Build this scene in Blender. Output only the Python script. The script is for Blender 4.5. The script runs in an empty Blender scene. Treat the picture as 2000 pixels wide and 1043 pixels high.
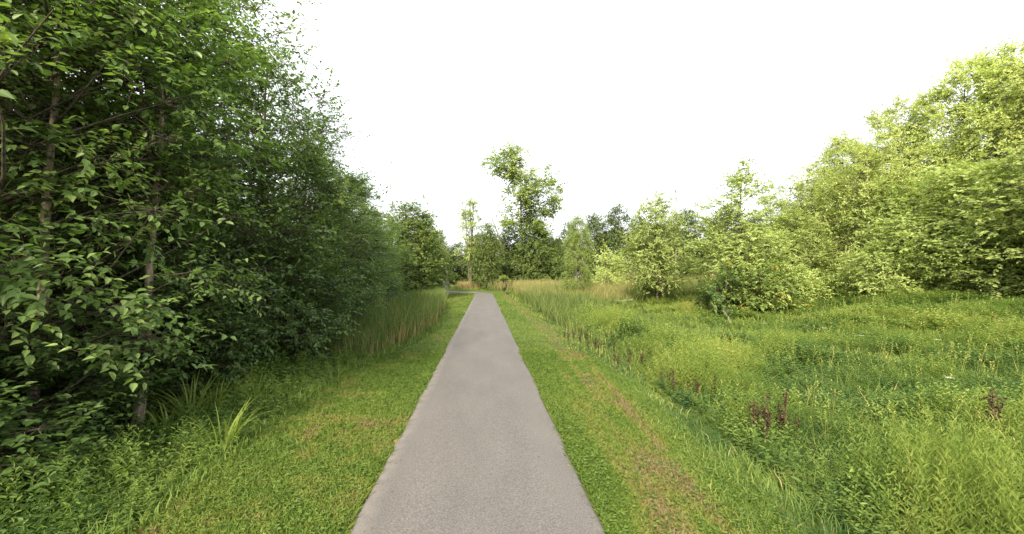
import bpy, math
import numpy as np

# ------------------------------------------------------------------ camera, world, sun
S = bpy.context.scene
YAW = math.atan(53 / 800.0)
CAMH = 2.5
cam_d = bpy.data.cameras.new("camera")
cam_d.sensor_width = 36.0
cam_d.lens = 36.0 * 800 / 2000
cam_d.clip_start = 0.05
cam_d.clip_end = 3000
cam = bpy.data.objects.new("camera", cam_d)
S.collection.objects.link(cam)
cam.location = (0, 0, CAMH)
cam.rotation_euler = (math.radians(90 + 1.32), 0, -YAW)
S.camera = cam
S.render.resolution_x, S.render.resolution_y = 1024, 534

SUN_EL = math.radians(38)
SUN_DIR = np.array([0.33, 0.94])            # horizontal direction in which the light travels
SUN_DIR = SUN_DIR / np.linalg.norm(SUN_DIR)
W = bpy.data.worlds.new("World")
S.world = W
W.use_nodes = True
nt = W.node_tree
nt.nodes.clear()
out = nt.nodes.new("ShaderNodeOutputWorld")
bg = nt.nodes.new("ShaderNodeBackground")
sky = nt.nodes.new("ShaderNodeTexSky")
sky.sky_type = 'NISHITA'
sky.sun_disc = False
sky.sun_elevation = SUN_EL
# the sun stands opposite to the travel direction of its light
sky.sun_rotation = math.atan2(-SUN_DIR[0], -SUN_DIR[1])
sky.dust_density = 3.0
cloud = nt.nodes.new("ShaderNodeMix")
cloud.data_type = 'RGBA'
cloud.inputs['Factor'].default_value = 0.8
cloud.inputs[7].default_value = (8.6, 8.7, 8.8, 1)      # thin bright cloud deck over the whole sky
nt.links.new(sky.outputs[0], cloud.inputs[6])
nt.links.new(cloud.outputs[2], bg.inputs[0])
bg.inputs[1].default_value = 0.105
nt.links.new(bg.outputs[0], out.inputs[0])

sun_d = bpy.data.lights.new("sun", 'SUN')
sun_d.energy = 4.2
sun_d.angle = math.radians(11)
sun_d.color = (1.0, 0.88, 0.66)
sun = bpy.data.objects.new("sun", sun_d)
S.collection.objects.link(sun)
from mathutils import Vector
sv = Vector((SUN_DIR[0] * math.cos(SUN_EL), SUN_DIR[1] * math.cos(SUN_EL), -math.sin(SUN_EL)))
sun.rotation_euler = sv.to_track_quat('-Z', 'Y').to_euler()
sun.location = (-20, -30, 40)

S.view_settings.view_transform = 'Standard'
S.view_settings.look = 'None'
S.view_settings.gamma = 1
S.view_settings.use_curve_mapping = False
S.view_settings.exposure = 1.25
S.render.engine = 'CYCLES'
S.cycles.max_bounces = 7
S.cycles.diffuse_bounces = 4
S.cycles.glossy_bounces = 2
S.cycles.transmission_bounces = 4

# ------------------------------------------------------------------ small tools
def at(px, d):
    """a photograph column and a distance in front of the camera -> ground X, Y"""
    xc = (px - 1000) / 800.0 * d
    return xc * math.cos(YAW) + d * math.sin(YAW), -xc * math.sin(YAW) + d * math.cos(YAW)

def hgt(py, d):
    return CAMH + (540 - py) / 800.0 * d

def _hash(i, j, s):
    v = np.sin(i * 127.1 + j * 311.7 + s * 74.7) * 43758.5453
    return v - np.floor(v)

def noise2(x, y, scale=1.0, seed=0):
    x = np.asarray(x, float) / scale; y = np.asarray(y, float) / scale
    i = np.floor(x); j = np.floor(y); fx = x - i; fy = y - j
    fx = fx * fx * (3 - 2 * fx); fy = fy * fy * (3 - 2 * fy)
    a = _hash(i, j, seed); b = _hash(i + 1, j, seed); c = _hash(i, j + 1, seed); d = _hash(i + 1, j + 1, seed)
    return (a * (1 - fx) + b * fx) * (1 - fy) + (c * (1 - fx) + d * fx) * fy

def sstep(a, b, x):
    t = np.clip((np.asarray(x, float) - a) / (b - a), 0, 1)
    return t * t * (3 - 2 * t)

PATH_L, PATH_R = -1.34, 1.18

def ground(x, y):
    x = np.asarray(x, float); y = np.asarray(y, float)
    und = (noise2(x, y, 3.1, 3) - .5) * .16 + (noise2(x, y, 9.0, 5) - .5) * .3
    right = sstep(2.6, 5.0, x); left = sstep(3.2, 6.0, -x)
    far = sstep(56, 64, y)
    z = und * np.maximum(right, left) * (1 - far * .7)
    z = z - .30 * right * (1 - far) - .22 * left * (1 - far)
    z = z - .16 * np.exp(-((x - 4.6) / .8) ** 2) * (1 - far)
    z = z + (noise2(x, y, .7, 8) - .5) * .03 * (sstep(1.2, 1.5, x) + sstep(1.36, 1.7, -x)) * (1 - far)
    z = z + 1.15 * sstep(12, 27, x)
    z = z + .28 * sstep(60, 72, y)
    return z

def gz(x, y):
    return float(ground(x, y))

def norm(v):
    return v / np.maximum(np.linalg.norm(v, axis=-1, keepdims=True), 1e-9)

class Geo:
    def __init__(self):
        self.v = []; self.f = []; self.t = []; self.m = []; self.n = 0
    def add(self, v, f, tint=0.5, mat=0):
        v = np.asarray(v, np.float32).reshape(-1, 3); f = np.asarray(f, np.int64)
        self.v.append(v); self.f.append(f + self.n)
        t = np.empty(len(v), np.float32); t[:] = tint
        self.t.append(t); self.m.append(mat); self.n += len(v)
    def mesh(self, name, mats, smooth=False):
        me = bpy.data.meshes.new(name)
        v = np.concatenate(self.v)
        me.vertices.add(len(v)); me.vertices.foreach_set("co", v.ravel())
        loops = np.concatenate([f.ravel() for f in self.f])
        tot = np.concatenate([np.full(len(f), f.shape[1]) for f in self.f])
        mi = np.concatenate([np.full(len(f), m) for f, m in zip(self.f, self.m)])
        st = np.concatenate([[0], np.cumsum(tot)[:-1]])
        me.loops.add(len(loops)); me.loops.foreach_set("vertex_index", loops.astype(np.int32))
        me.polygons.add(len(tot))
        me.polygons.foreach_set("loop_start", st.astype(np.int32))
        me.polygons.foreach_set("material_index", mi.astype(np.int32))
        me.polygons.foreach_set("use_smooth", np.full(len(tot), smooth))
        me.update(calc_edges=True)
        a = me.attributes.new("tint", 'FLOAT', 'POINT')
        a.data.foreach_set("value", np.concatenate(self.t))
        for m in mats: me.materials.append(m)
        return me

LEAF = (np.array([(0, 0, 0), (.32, .46, .05), (.74, .33, .02), (1, 0, -.1), (.74, -.33, .02), (.32, -.46, .05)]),
        np.array([(0, 3, 2, 1), (0, 5, 4, 3)]))
BROAD = (np.array([(0, 0, 0), (.12, .42, .04), (.42, .5, .06), (.62, .34, .02), (1, 0, -.14), (.62, -.34, .02), (.42, -.5, .06), (.12, -.42, .04)]),
         np.array([(0, 4, 3, 2), (0, 6, 5, 4)]))
BROAD = (BROAD[0], np.array([(0, 4, 3, 2, 1), (0, 7, 6, 5, 4)]))
MAPLE = (np.array([(0, 0, 0), (.02, .4, .03), (.3, .27, .05), (.52, .55, .0), (.62, .2, .04), (1, 0, -.12), (.62, -.2, .04), (.52, -.55, .0), (.3, -.27, .05), (.02, -.4, .03)]),
         np.array([(0, 5, 4, 3, 2, 1), (0, 9, 8, 7, 6, 5)]))
BLADE3 = (np.array([(0, -.5, 0), (0, .5, 0), (1, 0, -.12)]), np.array([(0, 1, 2)]))
BLADE = (np.array([(0, -.45, 0), (0, .45, 0), (.55, .5, 0), (.55, -.5, 0), (1, 0, -.12)]), None)

def frames(d, up):
    u = norm(d); s = norm(np.cross(up, u)); n = np.cross(u, s)
    return u, s, n

def put(geo, tpl, p, d, up, L, Wd, tint, mat=0):
    """one copy of a leaf outline at every point"""
    V, F = tpl
    u, s, n = frames(d, up)
    N, K = len(p), len(V)
    L = np.broadcast_to(L, N)[:, None, None]; Wd = np.broadcast_to(Wd, N)[:, None, None]
    co = p[:, None, :] + u[:, None, :] * V[None, :, 0:1] * L + s[:, None, :] * V[None, :, 1:2] * Wd + n[:, None, :] * V[None, :, 2:3] * L
    f = (F[None] + (np.arange(N) * K)[:, None, None]).reshape(-1, F.shape[1])
    geo.add(co.reshape(-1, 3), f, np.repeat(np.broadcast_to(tint, N), K), mat)

def bent(geo, p, d, L, Wd, bend, tint, seg=3, mat=0, tint_base=None, rng=None):
    """long grass-like blades that arch over; d = horizontal lean direction, bend = how far over"""
    N = len(p)
    ang = np.arctan2(d[:, 1], d[:, 0])
    if rng is None: side = np.stack([-d[:, 1], d[:, 0], d[:, 2] * 0], 1)
    else:
        a2 = rng.uniform(0, math.pi, N); side = np.stack([np.cos(a2), np.sin(a2), a2 * 0], 1)
    L = np.broadcast_to(L, N); Wd = np.broadcast_to(Wd, N); bend = np.broadcast_to(bend, N)
    rows = []; tt = []
    prof = [1, .95, .75, .45, .0] if seg == 4 else ([1, .9, .6, 0] if seg == 3 else [1, .8, 0])
    for k in range(seg + 1):
        s = k / seg
        hx = bend * s * s * L
        hz = L * s * np.sqrt(np.clip(1 - .5 * (bend * s) ** 2, .15, 1))
        c = p + d * hx[:, None] * np.array([1, 1, 0]) + np.stack([0 * hz, 0 * hz, hz], 1)
        w = (Wd * .5 * prof[k])[:, None]
        t = np.broadcast_to(tint, N) if tint_base is None else np.broadcast_to(tint, N) * min(1, s * 2.2) + np.broadcast_to(tint_base, N) * (1 - min(1, s * 2.2))
        if k < seg:
            rows += [c - side * w, c + side * w]; tt += [t, t]
        else:
            rows.append(c); tt.append(t)
    co = np.stack(rows, 1); K = co.shape[1]
    q = np.array([(2 * k, 2 * k + 1, 2 * k + 3, 2 * k + 2) for k in range(seg - 1)])
    base = (np.arange(N) * K)[:, None, None]
    T = np.stack(tt, 1).ravel()
    n0 = geo.n
    geo.add(co.reshape(-1, 3), (q[None] + base).reshape(-1, 4), T, mat)
    tri = np.array([[2 * seg - 2, 2 * seg - 1, 2 * seg]])
    geo.f.append((tri[None] + base).reshape(-1, 3) + n0); geo.m.append(mat)
    geo.v.append(np.zeros((0, 3), np.float32)); geo.t.append(np.zeros(0, np.float32))

def tube(geo, pts, rad, sides=6, tint=.5, mat=0):
    pts = np.asarray(pts, float); rad = np.asarray(rad, float)
    n = len(pts)
    tan = np.gradient(pts, axis=0); tan = norm(tan)
    ref = np.array([1., 0, 0]) if abs(tan[0, 2]) > .8 else np.array([0, 0, 1.])
    s = norm(np.cross(tan, ref)); b = np.cross(tan, s)
    a = np.linspace(0, 2 * math.pi, sides, endpoint=False)
    co = pts[:, None] + (s[:, None] * np.cos(a)[None, :, None] + b[:, None] * np.sin(a)[None, :, None]) * rad[:, None, None]
    f = []
    for i in range(n - 1):
        for k in range(sides):
            k2 = (k + 1) % sides
            f.append((i * sides + k, i * sides + k2, (i + 1) * sides + k2, (i + 1) * sides + k))
    geo.add(co.reshape(-1, 3), f, tint, mat)

def spikes(geo, a, b, r, tint=.5, mat=0):
    """thin three-sided twigs from a to b"""
    N = len(a); u = norm(b - a); ref = np.tile([0.3, 0.2, 1.], (N, 1))
    s = norm(np.cross(u, ref)); n = np.cross(u, s)
    r = np.broadcast_to(r, N)[:, None]
    co = np.stack([a + s * r, a - s * r * .5 + n * r * .87, a - s * r * .5 - n * r * .87, b], 1)
    f = np.array([(0, 1, 3), (1, 2, 3), (2, 0, 3)])
    geo.add(co.reshape(-1, 3), (f[None] + (np.arange(N) * 4)[:, None, None]).reshape(-1, 3), tint, mat)

# ------------------------------------------------------------------ materials
def new_mat(name):
    m = bpy.data.materials.new(name); m.use_nodes = True
    t = m.node_tree; t.nodes.clear()
    return m, t, t.nodes, t.links

def leaf_mat(name, stops, transl=.35, rough=.5, spec=.35, objvar=.12, tr_gain=(1.25, 1.35, .6)):
    m, t, N, L = new_mat(name)
    o = N.new("ShaderNodeOutputMaterial"); at_ = N.new("ShaderNodeAttribute"); at_.attribute_name = "tint"
    ramp = N.new("ShaderNodeValToRGB")
    el = ramp.color_ramp.elements
    for i, (p, c) in enumerate(stops):
        e = el[i] if i < 2 else el.new(p)
        e.position = p; e.color = (*c, 1)
    L.new(at_.outputs['Fac'], ramp.inputs[0])
    oi = N.new("ShaderNodeObjectInfo")
    hs = N.new("ShaderNodeHueSaturation")
    mr = N.new("ShaderNodeMapRange"); mr.inputs[3].default_value = 1 - objvar; mr.inputs[4].default_value = 1 + objvar
    L.new(oi.outputs['Random'], mr.inputs[0]); L.new(mr.outputs[0], hs.inputs['Value'])
    L.new(ramp.outputs[0], hs.inputs['Color'])
    p = N.new("ShaderNodeBsdfPrincipled"); p.inputs['Roughness'].default_value = rough
    p.inputs['Specular IOR Level'].default_value = spec
    L.new(hs.outputs[0], p.inputs['Base Color'])
    tr = N.new("ShaderNodeBsdfTranslucent")
    mul = N.new("ShaderNodeMix"); mul.data_type = 'RGBA'; mul.blend_type = 'MULTIPLY'; mul.inputs[0].default_value = 1
    mul.inputs[7].default_value = (*tr_gain, 1)
    L.new(hs.outputs[0], mul.inputs[6]); L.new(mul.outputs[2], tr.inputs[0])
    mx = N.new("ShaderNodeMixShader"); mx.inputs[0].default_value = transl
    L.new(p.outputs[0], mx.inputs[1]); L.new(tr.outputs[0], mx.inputs[2]); L.new(mx.outputs[0], o.inputs[0])
    return m

def bark_mat(name, a, b, scale=6):
    m, t, N, L = new_mat(name)
    o = N.new("ShaderNodeOutputMaterial"); p = N.new("ShaderNodeBsdfPrincipled")
    tc = N.new("ShaderNodeTexCoord"); mp = N.new("ShaderNodeMapping"); mp.inputs['Scale'].default_value = (scale * 3, scale * 3, scale * .6)
    L.new(tc.outputs['Object'], mp.inputs[0])
    n = N.new("ShaderNodeTexNoise"); n.inputs['Scale'].default_value = 1.5; n.inputs['Detail'].default_value = 6
    L.new(mp.outputs[0], n.inputs[0])
    r = N.new("ShaderNodeValToRGB"); r.color_ramp.elements[0].position = .35; r.color_ramp.elements[1].position = .7
    r.color_ramp.elements[0].color = (*a, 1); r.color_ramp.elements[1].color = (*b, 1)
    L.new(n.outputs[0], r.inputs[0]); L.new(r.outputs[0], p.inputs['Base Color'])
    bp = N.new("ShaderNodeBump"); bp.inputs['Strength'].default_value = .6; bp.inputs['Distance'].default_value = .02
    L.new(n.outputs[0], bp.inputs['Height']); L.new(bp.outputs[0], p.inputs['Normal'])
    p.inputs['Roughness'].default_value = .9; p.inputs['Specular IOR Level'].default_value = .2
    L.new(p.outputs[0], o.inputs[0])
    return m

M = {}
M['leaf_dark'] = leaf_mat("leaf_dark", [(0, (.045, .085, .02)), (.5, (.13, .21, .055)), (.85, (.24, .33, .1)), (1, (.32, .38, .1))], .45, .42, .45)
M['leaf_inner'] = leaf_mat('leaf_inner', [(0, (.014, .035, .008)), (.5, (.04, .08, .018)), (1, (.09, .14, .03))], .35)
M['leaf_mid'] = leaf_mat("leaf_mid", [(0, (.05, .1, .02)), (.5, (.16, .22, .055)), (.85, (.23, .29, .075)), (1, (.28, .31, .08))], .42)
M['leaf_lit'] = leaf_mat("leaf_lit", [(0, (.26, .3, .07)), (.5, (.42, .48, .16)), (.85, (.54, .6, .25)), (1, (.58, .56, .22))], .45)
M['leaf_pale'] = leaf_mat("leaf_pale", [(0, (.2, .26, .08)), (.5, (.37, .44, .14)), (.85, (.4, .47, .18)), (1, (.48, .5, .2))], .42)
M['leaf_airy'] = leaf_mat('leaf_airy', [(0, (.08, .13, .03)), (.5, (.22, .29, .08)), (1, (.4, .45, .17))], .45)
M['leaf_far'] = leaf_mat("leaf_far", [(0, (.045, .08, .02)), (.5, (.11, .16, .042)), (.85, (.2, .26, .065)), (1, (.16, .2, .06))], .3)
M['leaf_turning'] = leaf_mat("leaf_turning", [(0, (.06, .11, .03)), (.5, (.2, .28, .065)), (.88, (.36, .41, .12)), (.94, (.5, .33, .03)), (1, (.55, .2, .02))], .35)
M['lawn'] = leaf_mat("lawn_blades", [(0, (.036, .08, .012)), (.45, (.108, .168, .03)), (.7, (.175, .21, .045)), (.85, (.2, .175, .06)), (1, (.2, .155, .085))], .3, .6, .2, 0)
M['weed'] = leaf_mat("weed_leaves", [(0, (.035, .085, .018)), (.45, (.155, .225, .045)), (.75, (.26, .315, .075)), (.92, (.34, .37, .1)), (1, (.4, .32, .15))], .35, .55, .25, 0)
M['reed'] = leaf_mat("reed_blades", [(0, (.045, .085, .022)), (.4, (.1, .15, .04)), (.65, (.24, .24, .09)), (.85, (.34, .27, .13)), (1, (.4, .29, .16))], .3, .6, .2, 0)
M['dock'] = leaf_mat("dock_seed", [(0, (.035, .024, .016)), (.6, (.075, .05, .03)), (1, (.13, .09, .055))], .1, .8, .1, 0, (1, 1, 1))
M['flower'] = leaf_mat("flower_white", [(0, (.5, .52, .42)), (1, (.8, .8, .74))], .2, .7, .2, 0, (1, 1, 1))
M['bark'] = bark_mat("bark_grey", (.06, .048, .036), (.2, .165, .12))
M['bark_limb'] = bark_mat('bark_limb', (.04, .032, .024), (.12, .1, .075))
M['bark_pale'] = bark_mat("bark_pale", (.17, .13, .09), (.4, .33, .25))
M['bark_dead'] = bark_mat("bark_dead", (.12, .1, .085), (.34, .3, .26))

def path_mat():
    m, t, N, L = new_mat("asphalt")
    o = N.new("ShaderNodeOutputMaterial"); p = N.new("ShaderNodeBsdfPrincipled")
    tc = N.new("ShaderNodeTexCoord")
    def noise(scale, det, stretch=None):
        n = N.new("ShaderNodeTexNoise"); n.inputs['Scale'].default_value = scale; n.inputs['Detail'].default_value = det
        if stretch:
            mp = N.new("ShaderNodeMapping"); mp.inputs['Scale'].default_value = stretch
            L.new(tc.outputs['Object'], mp.inputs[0]); L.new(mp.outputs[0], n.inputs[0])
        else: L.new(tc.outputs['Object'], n.inputs[0])
        return n
    big = noise(1.6, 7, (1, .3, 1)); fine = noise(60, 5); vor = N.new("ShaderNodeTexVoronoi"); vor.inputs['Scale'].default_value = 85
    L.new(tc.outputs['Object'], vor.inputs['Vector'])
    r = N.new("ShaderNodeValToRGB"); r.color_ramp.elements[0].position = .3; r.color_ramp.elements[1].position = .72
    r.color_ramp.elements[0].color = (.104, .098, .095, 1); r.color_ramp.elements[1].color = (.128, .121, .117, 1)
    L.new(big.outputs[0], r.inputs[0])
    r2 = N.new("ShaderNodeValToRGB"); r2.color_ramp.elements[0].position = .35; r2.color_ramp.elements[1].position = .68
    r2.color_ramp.elements[0].color = (.72, .7, .69, 1); r2.color_ramp.elements[1].color = (1.26, 1.25, 1.24, 1)
    L.new(fine.outputs[0], r2.inputs[0])
    mul = N.new("ShaderNodeMix"); mul.data_type = 'RGBA'; mul.blend_type = 'MULTIPLY'; mul.inputs[0].default_value = 1
    L.new(r.outputs[0], mul.inputs[6]); L.new(r2.outputs[0], mul.inputs[7])
    # single pale and dark stones in the surface
    r3 = N.new("ShaderNodeValToRGB"); e = r3.color_ramp.elements
    e[0].position = 0; e[0].color = (.55, .53, .5, 1); e[1].position = .06; e[1].color = (1, 1, 1, 1)
    x = e.new(.93); x.color = (1, 1, 1, 1); y = e.new(.97); y.color = (1.6, 1.5, 1.4, 1)
    L.new(vor.outputs['Color'], r3.inputs[0])
    mul2 = N.new("ShaderNodeMix"); mul2.data_type = 'RGBA'; mul2.blend_type = 'MULTIPLY'; mul2.inputs[0].default_value = 1
    L.new(mul.outputs[2], mul2.inputs[6]); L.new(r3.outputs[0], mul2.inputs[7])
    # worn sandy margin (attribute tint: 0 in the middle, 1 at the margin)
    a = N.new("ShaderNodeAttribute"); a.attribute_name = "tint"
    nn = noise(5, 4); ad = N.new("ShaderNodeMath"); ad.operation = 'MULTIPLY'
    mr = N.new("ShaderNodeMapRange"); mr.inputs[1].default_value = .3; mr.inputs[2].default_value = .6
    L.new(nn.outputs[0], mr.inputs[0]); L.new(mr.outputs[0], ad.inputs[0]); L.new(a.outputs['Fac'], ad.inputs[1])
    mx = N.new("ShaderNodeMix"); mx.data_type = 'RGBA'; L.new(ad.outputs[0], mx.inputs[0])
    L.new(mul2.outputs[2], mx.inputs[6]); mx.inputs[7].default_value = (.165, .152, .14, 1)
    L.new(mx.outputs[2], p.inputs['Base Color'])
    bp = N.new("ShaderNodeBump"); bp.inputs['Strength'].default_value = .5; bp.inputs['Distance'].default_value = .006
    L.new(fine.outputs[0], bp.inputs['Height']); L.new(bp.outputs[0], p.inputs['Normal'])
    p.inputs['Roughness'].default_value = .85; p.inputs['Specular IOR Level'].default_value = .3
    L.new(p.outputs[0], o.inputs[0])
    return m

def ground_mat():
    m, t, N, L = new_mat("soil_and_turf")
    o = N.new("ShaderNodeOutputMaterial"); p = N.new("ShaderNodeBsdfPrincipled")
    tc = N.new("ShaderNodeTexCoord")
    n = N.new("ShaderNodeTexNoise"); n.inputs['Scale'].default_value = 2.2; n.inputs['Detail'].default_value = 9
    n.inputs['Roughness'].default_value = .65
    L.new(tc.outputs['Object'], n.inputs[0])
    r = N.new("ShaderNodeValToRGB"); e = r.color_ramp.elements
    e[0].position = .3; e[0].color = (.035, .075, .014, 1); e[1].position = .72; e[1].color = (.12, .14, .035, 1)
    L.new(n.outputs[0], r.inputs[0])
    r2 = N.new("ShaderNodeValToRGB"); e = r2.color_ramp.elements
    e[0].position = .3; e[0].color = (.03, .018, .011, 1); e[1].position = .75; e[1].color = (.13, .075, .05, 1)
    L.new(n.outputs[0], r2.inputs[0])
    a = N.new("ShaderNodeAttribute"); a.attribute_name = "tint"
    mx = N.new("ShaderNodeMix"); mx.data_type = 'RGBA'
    L.new(a.outputs['Fac'], mx.inputs[0]); L.new(r.outputs[0], mx.inputs[6]); L.new(r2.outputs[0], mx.inputs[7])
    L.new(mx.outputs[2], p.inputs['Base Color'])
    bp = N.new("ShaderNodeBump"); bp.inputs['Strength'].default_value = .8; bp.inputs['Distance'].default_value = .05
    n2 = N.new("ShaderNodeTexNoise"); n2.inputs['Scale'].default_value = 25; n2.inputs['Detail'].default_value = 5
    L.new(tc.outputs['Object'], n2.inputs[0]); L.new(n2.outputs[0], bp.inputs['Height']); L.new(bp.outputs[0], p.inputs['Normal'])
    p.inputs['Roughness'].default_value = .95; p.inputs['Specular IOR Level'].default_value = .1
    L.new(p.outputs[0], o.inputs[0])
    return m
M['path'] = path_mat(); M['ground'] = ground_mat()

# ------------------------------------------------------------------ object tools
COL = S.collection
def link(name, me, parent=None):
    o = bpy.data.objects.new(name, me); COL.objects.link(o)
    if parent: o.parent = parent
    return o
def tag(o, label=None, cat=None, group=None, kind=None):
    if label: o['label'] = label
    if cat: o['category'] = cat
    if group: o['group'] = group
    if kind: o['kind'] = kind
    return o
def thing(name, label, cat, loc, rz=0, sc=(1, 1, 1), group=None):
    o = bpy.data.objects.new(name, None); COL.objects.link(o)
    o.location = loc; o.rotation_euler = (0, 0, rz); o.scale = sc
    return tag(o, label, cat, group)

# ------------------------------------------------------------------ ground
def ground_sheet():
    g = Geo()
    xs = np.concatenate([np.arange(-400, -60, 20), np.arange(-60, -12, 2), np.arange(-12, -7, .5), np.arange(-7, 8, .2),
                         np.arange(8, 14, .5), np.arange(14, 62, 2), np.arange(62, 401, 20)])
    ys = np.concatenate([np.arange(-60, -6, 6), np.arange(-6, 20, .25), np.arange(20, 75, 1), np.arange(75, 120, 5), np.arange(120, 500, 30)])
    X, Y = np.meshgrid(xs, ys)
    Z = ground(X, Y) - .012
    inpath = (X > PATH_L - .05) & (X < PATH_R + .05) & (Y < 66)
    Z = np.where(inpath, Z - .02, Z)
    v = np.stack([X, Y, Z], -1).reshape(-1, 3)
    nx, ny = len(xs), len(ys)
    i = np.arange(nx - 1)[None] + (np.arange(ny - 1) * nx)[:, None]
    f = np.stack([i, i + 1, i + 1 + nx, i + nx], -1).reshape(-1, 4)
    lit = sstep(4.9, 6.2, -X + .6 * (noise2(X, Y, 1.2, 2) - .5)) * (Y < 60)
    lit = np.maximum(lit, sstep(21, 25, X + (noise2(X, Y, 3, 2) - .5) * 4) * sstep(8, 12, Y))
    g.add(v, f, lit.ravel())
    return link('ground', g.mesh('ground', [M['ground']], True))
tag(ground_sheet(), kind='structure')

def path_sheet():
    """straight for sixty metres, then a bend to the left"""
    g = Geo()
    hw = (PATH_R - PATH_L) / 2; cx = (PATH_R + PATH_L) / 2
    pts = [(cx, y) for y in np.concatenate([np.arange(-14, 20, .12), np.arange(20, 58, .5)])]
    R = 7.5
    for a in np.radians(np.arange(0, 91, 6)): pts.append((cx - R + R * math.cos(a), 58 + R * math.sin(a)))
    for x in np.arange(cx - R - 1, -45, -1.5): pts.append((x, 58 + R + .0 * x))
    P = np.array(pts); T = norm(np.gradient(P, axis=0)); Nn = np.stack([T[:, 1], -T[:, 0]], 1)
    s = np.concatenate([[0], np.cumsum(np.linalg.norm(np.diff(P, axis=0), axis=1))])
    across = np.array([-1, -.97, -.9, -.8, -.5, 0, .5, .8, .9, .97, 1])
    jl = (noise2(s, s * 0, .35, 11) - .5) * .04 + (noise2(s, s * 0, 1.7, 12) - .5) * .03
    jr = (noise2(s, s * 0, .35, 13) - .5) * .04 + (noise2(s, s * 0, 1.7, 14) - .5) * .03
    rows = []; tint = []
    for a in across:
        w = a * hw + (jl * min(0, a) * -1 * -1 if a < 0 else jr * a)
        q = P + Nn * (np.asarray(w) * (1 + .6 * sstep(0, 8, cx - 3 - P[:, 0])))[:, None]
        z = .28 * sstep(60, 72, q[:, 1]) + .010 + .02 * (1 - a * a) - (.03 if abs(a) == 1 else 0)
        rows.append(np.column_stack([q, z])); tint.append(np.full(len(P), sstep(.8, .97, -a) if a < 0 else .5 * sstep(.9, .99, a)))
    v = np.stack(rows, 1); n, k = v.shape[:2]
    i = np.arange(k - 1)[None] + (np.arange(n - 1) * k)[:, None]
    f = np.stack([i, i + 1, i + 1 + k, i + k], -1).reshape(-1, 4)
    g.add(v.reshape(-1, 3), f, np.stack(tint, 1).ravel())
    return link('path', g.mesh('path', [M['path']], True)), P
path_o, PATHLINE = path_sheet()
tag(path_o, kind='structure')

# ------------------------------------------------------------------ trees
def make_crown(rng, gw, gl, cen, outw, rc, n_tw, K, twl, ll, lw, droop=.25, tpl=LEAF, flat=.6, upw=1., tw_r=.006, tint0=.45, tspread=.2, turning=0.):
    C = len(cen); T = C * n_tw
    c = np.repeat(cen, n_tw, 0); ow = np.repeat(outw, n_tw, 0)
    rcv = np.repeat(np.broadcast_to(rc, C), n_tw)[:, None]
    o = c + rng.normal(0, 1, (T, 3)) * rcv * np.array([1, 1, flat]) * .62
    d = norm(ow * .8 + rng.normal(0, .55, (T, 3)) + np.array([0, 0, .15]))
    tl = twl * rng.uniform(.6, 1.3, T)
    s = np.linspace(.12, 1, K)
    p = o[:, None] + d[:, None] * (s[None, :] * tl[:, None])[..., None]
    p[..., 2] -= droop * (s[None] ** 2) * tl[:, None]
    side = norm(np.cross(d, np.tile([0, 0, 1.], (T, 1))))
    sg = np.where(np.arange(K) % 2 == 0, 1., -1.)
    ld = d[:, None] * .55 + side[:, None] * sg[None, :, None] * .8 + rng.normal(0, .3, (T, K, 3))
    ld[..., 2] -= .3
    ld[:, -1] = d * 1.0 + np.array([0, 0, -.3]) + rng.normal(0, .2, (T, 3))
    up = np.array([0, 0, 1.]) * upw + .5 * ow[:, None] + rng.normal(0, .45, (T, K, 3))
    tint = tint0 + rng.normal(0, tspread * .6, C).repeat(n_tw)[:, None] + rng.normal(0, tspread * .5, (T, 1)) + rng.normal(0, tspread * .6, (T, K))
    if turning > 0:
        tint = np.where(rng.random((T, K)) < turning, 1 - rng.random((T, K)) * .07, np.minimum(tint, .9))
    tint = np.clip(tint, 0, 1)
    L_ = ll * rng.uniform(.6, 1.25, T * K)
    P_, D_, U_, T_ = p.reshape(-1, 3), norm(ld).reshape(-1, 3), up.reshape(-1, 3), tint.reshape(-1)
    if isinstance(tpl, list):
        pick = rng.integers(0, len(tpl), C).repeat(n_tw * K)
        for k, tp in enumerate(tpl):
            q = pick == k
            put(gl, tp, P_[q], D_[q], U_[q], L_[q] * (1 - .12 * k), (L_ * lw)[q] * (1 - .15 * k), T_[q])
    else: put(gl, tpl, P_, D_, U_, L_, L_ * lw, T_)
    if gw is not None:
        spikes(gw, c, o, tw_r * 1.4, .5, 1); spikes(gw, o, p[:, -1], tw_r, .5, 1)

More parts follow.
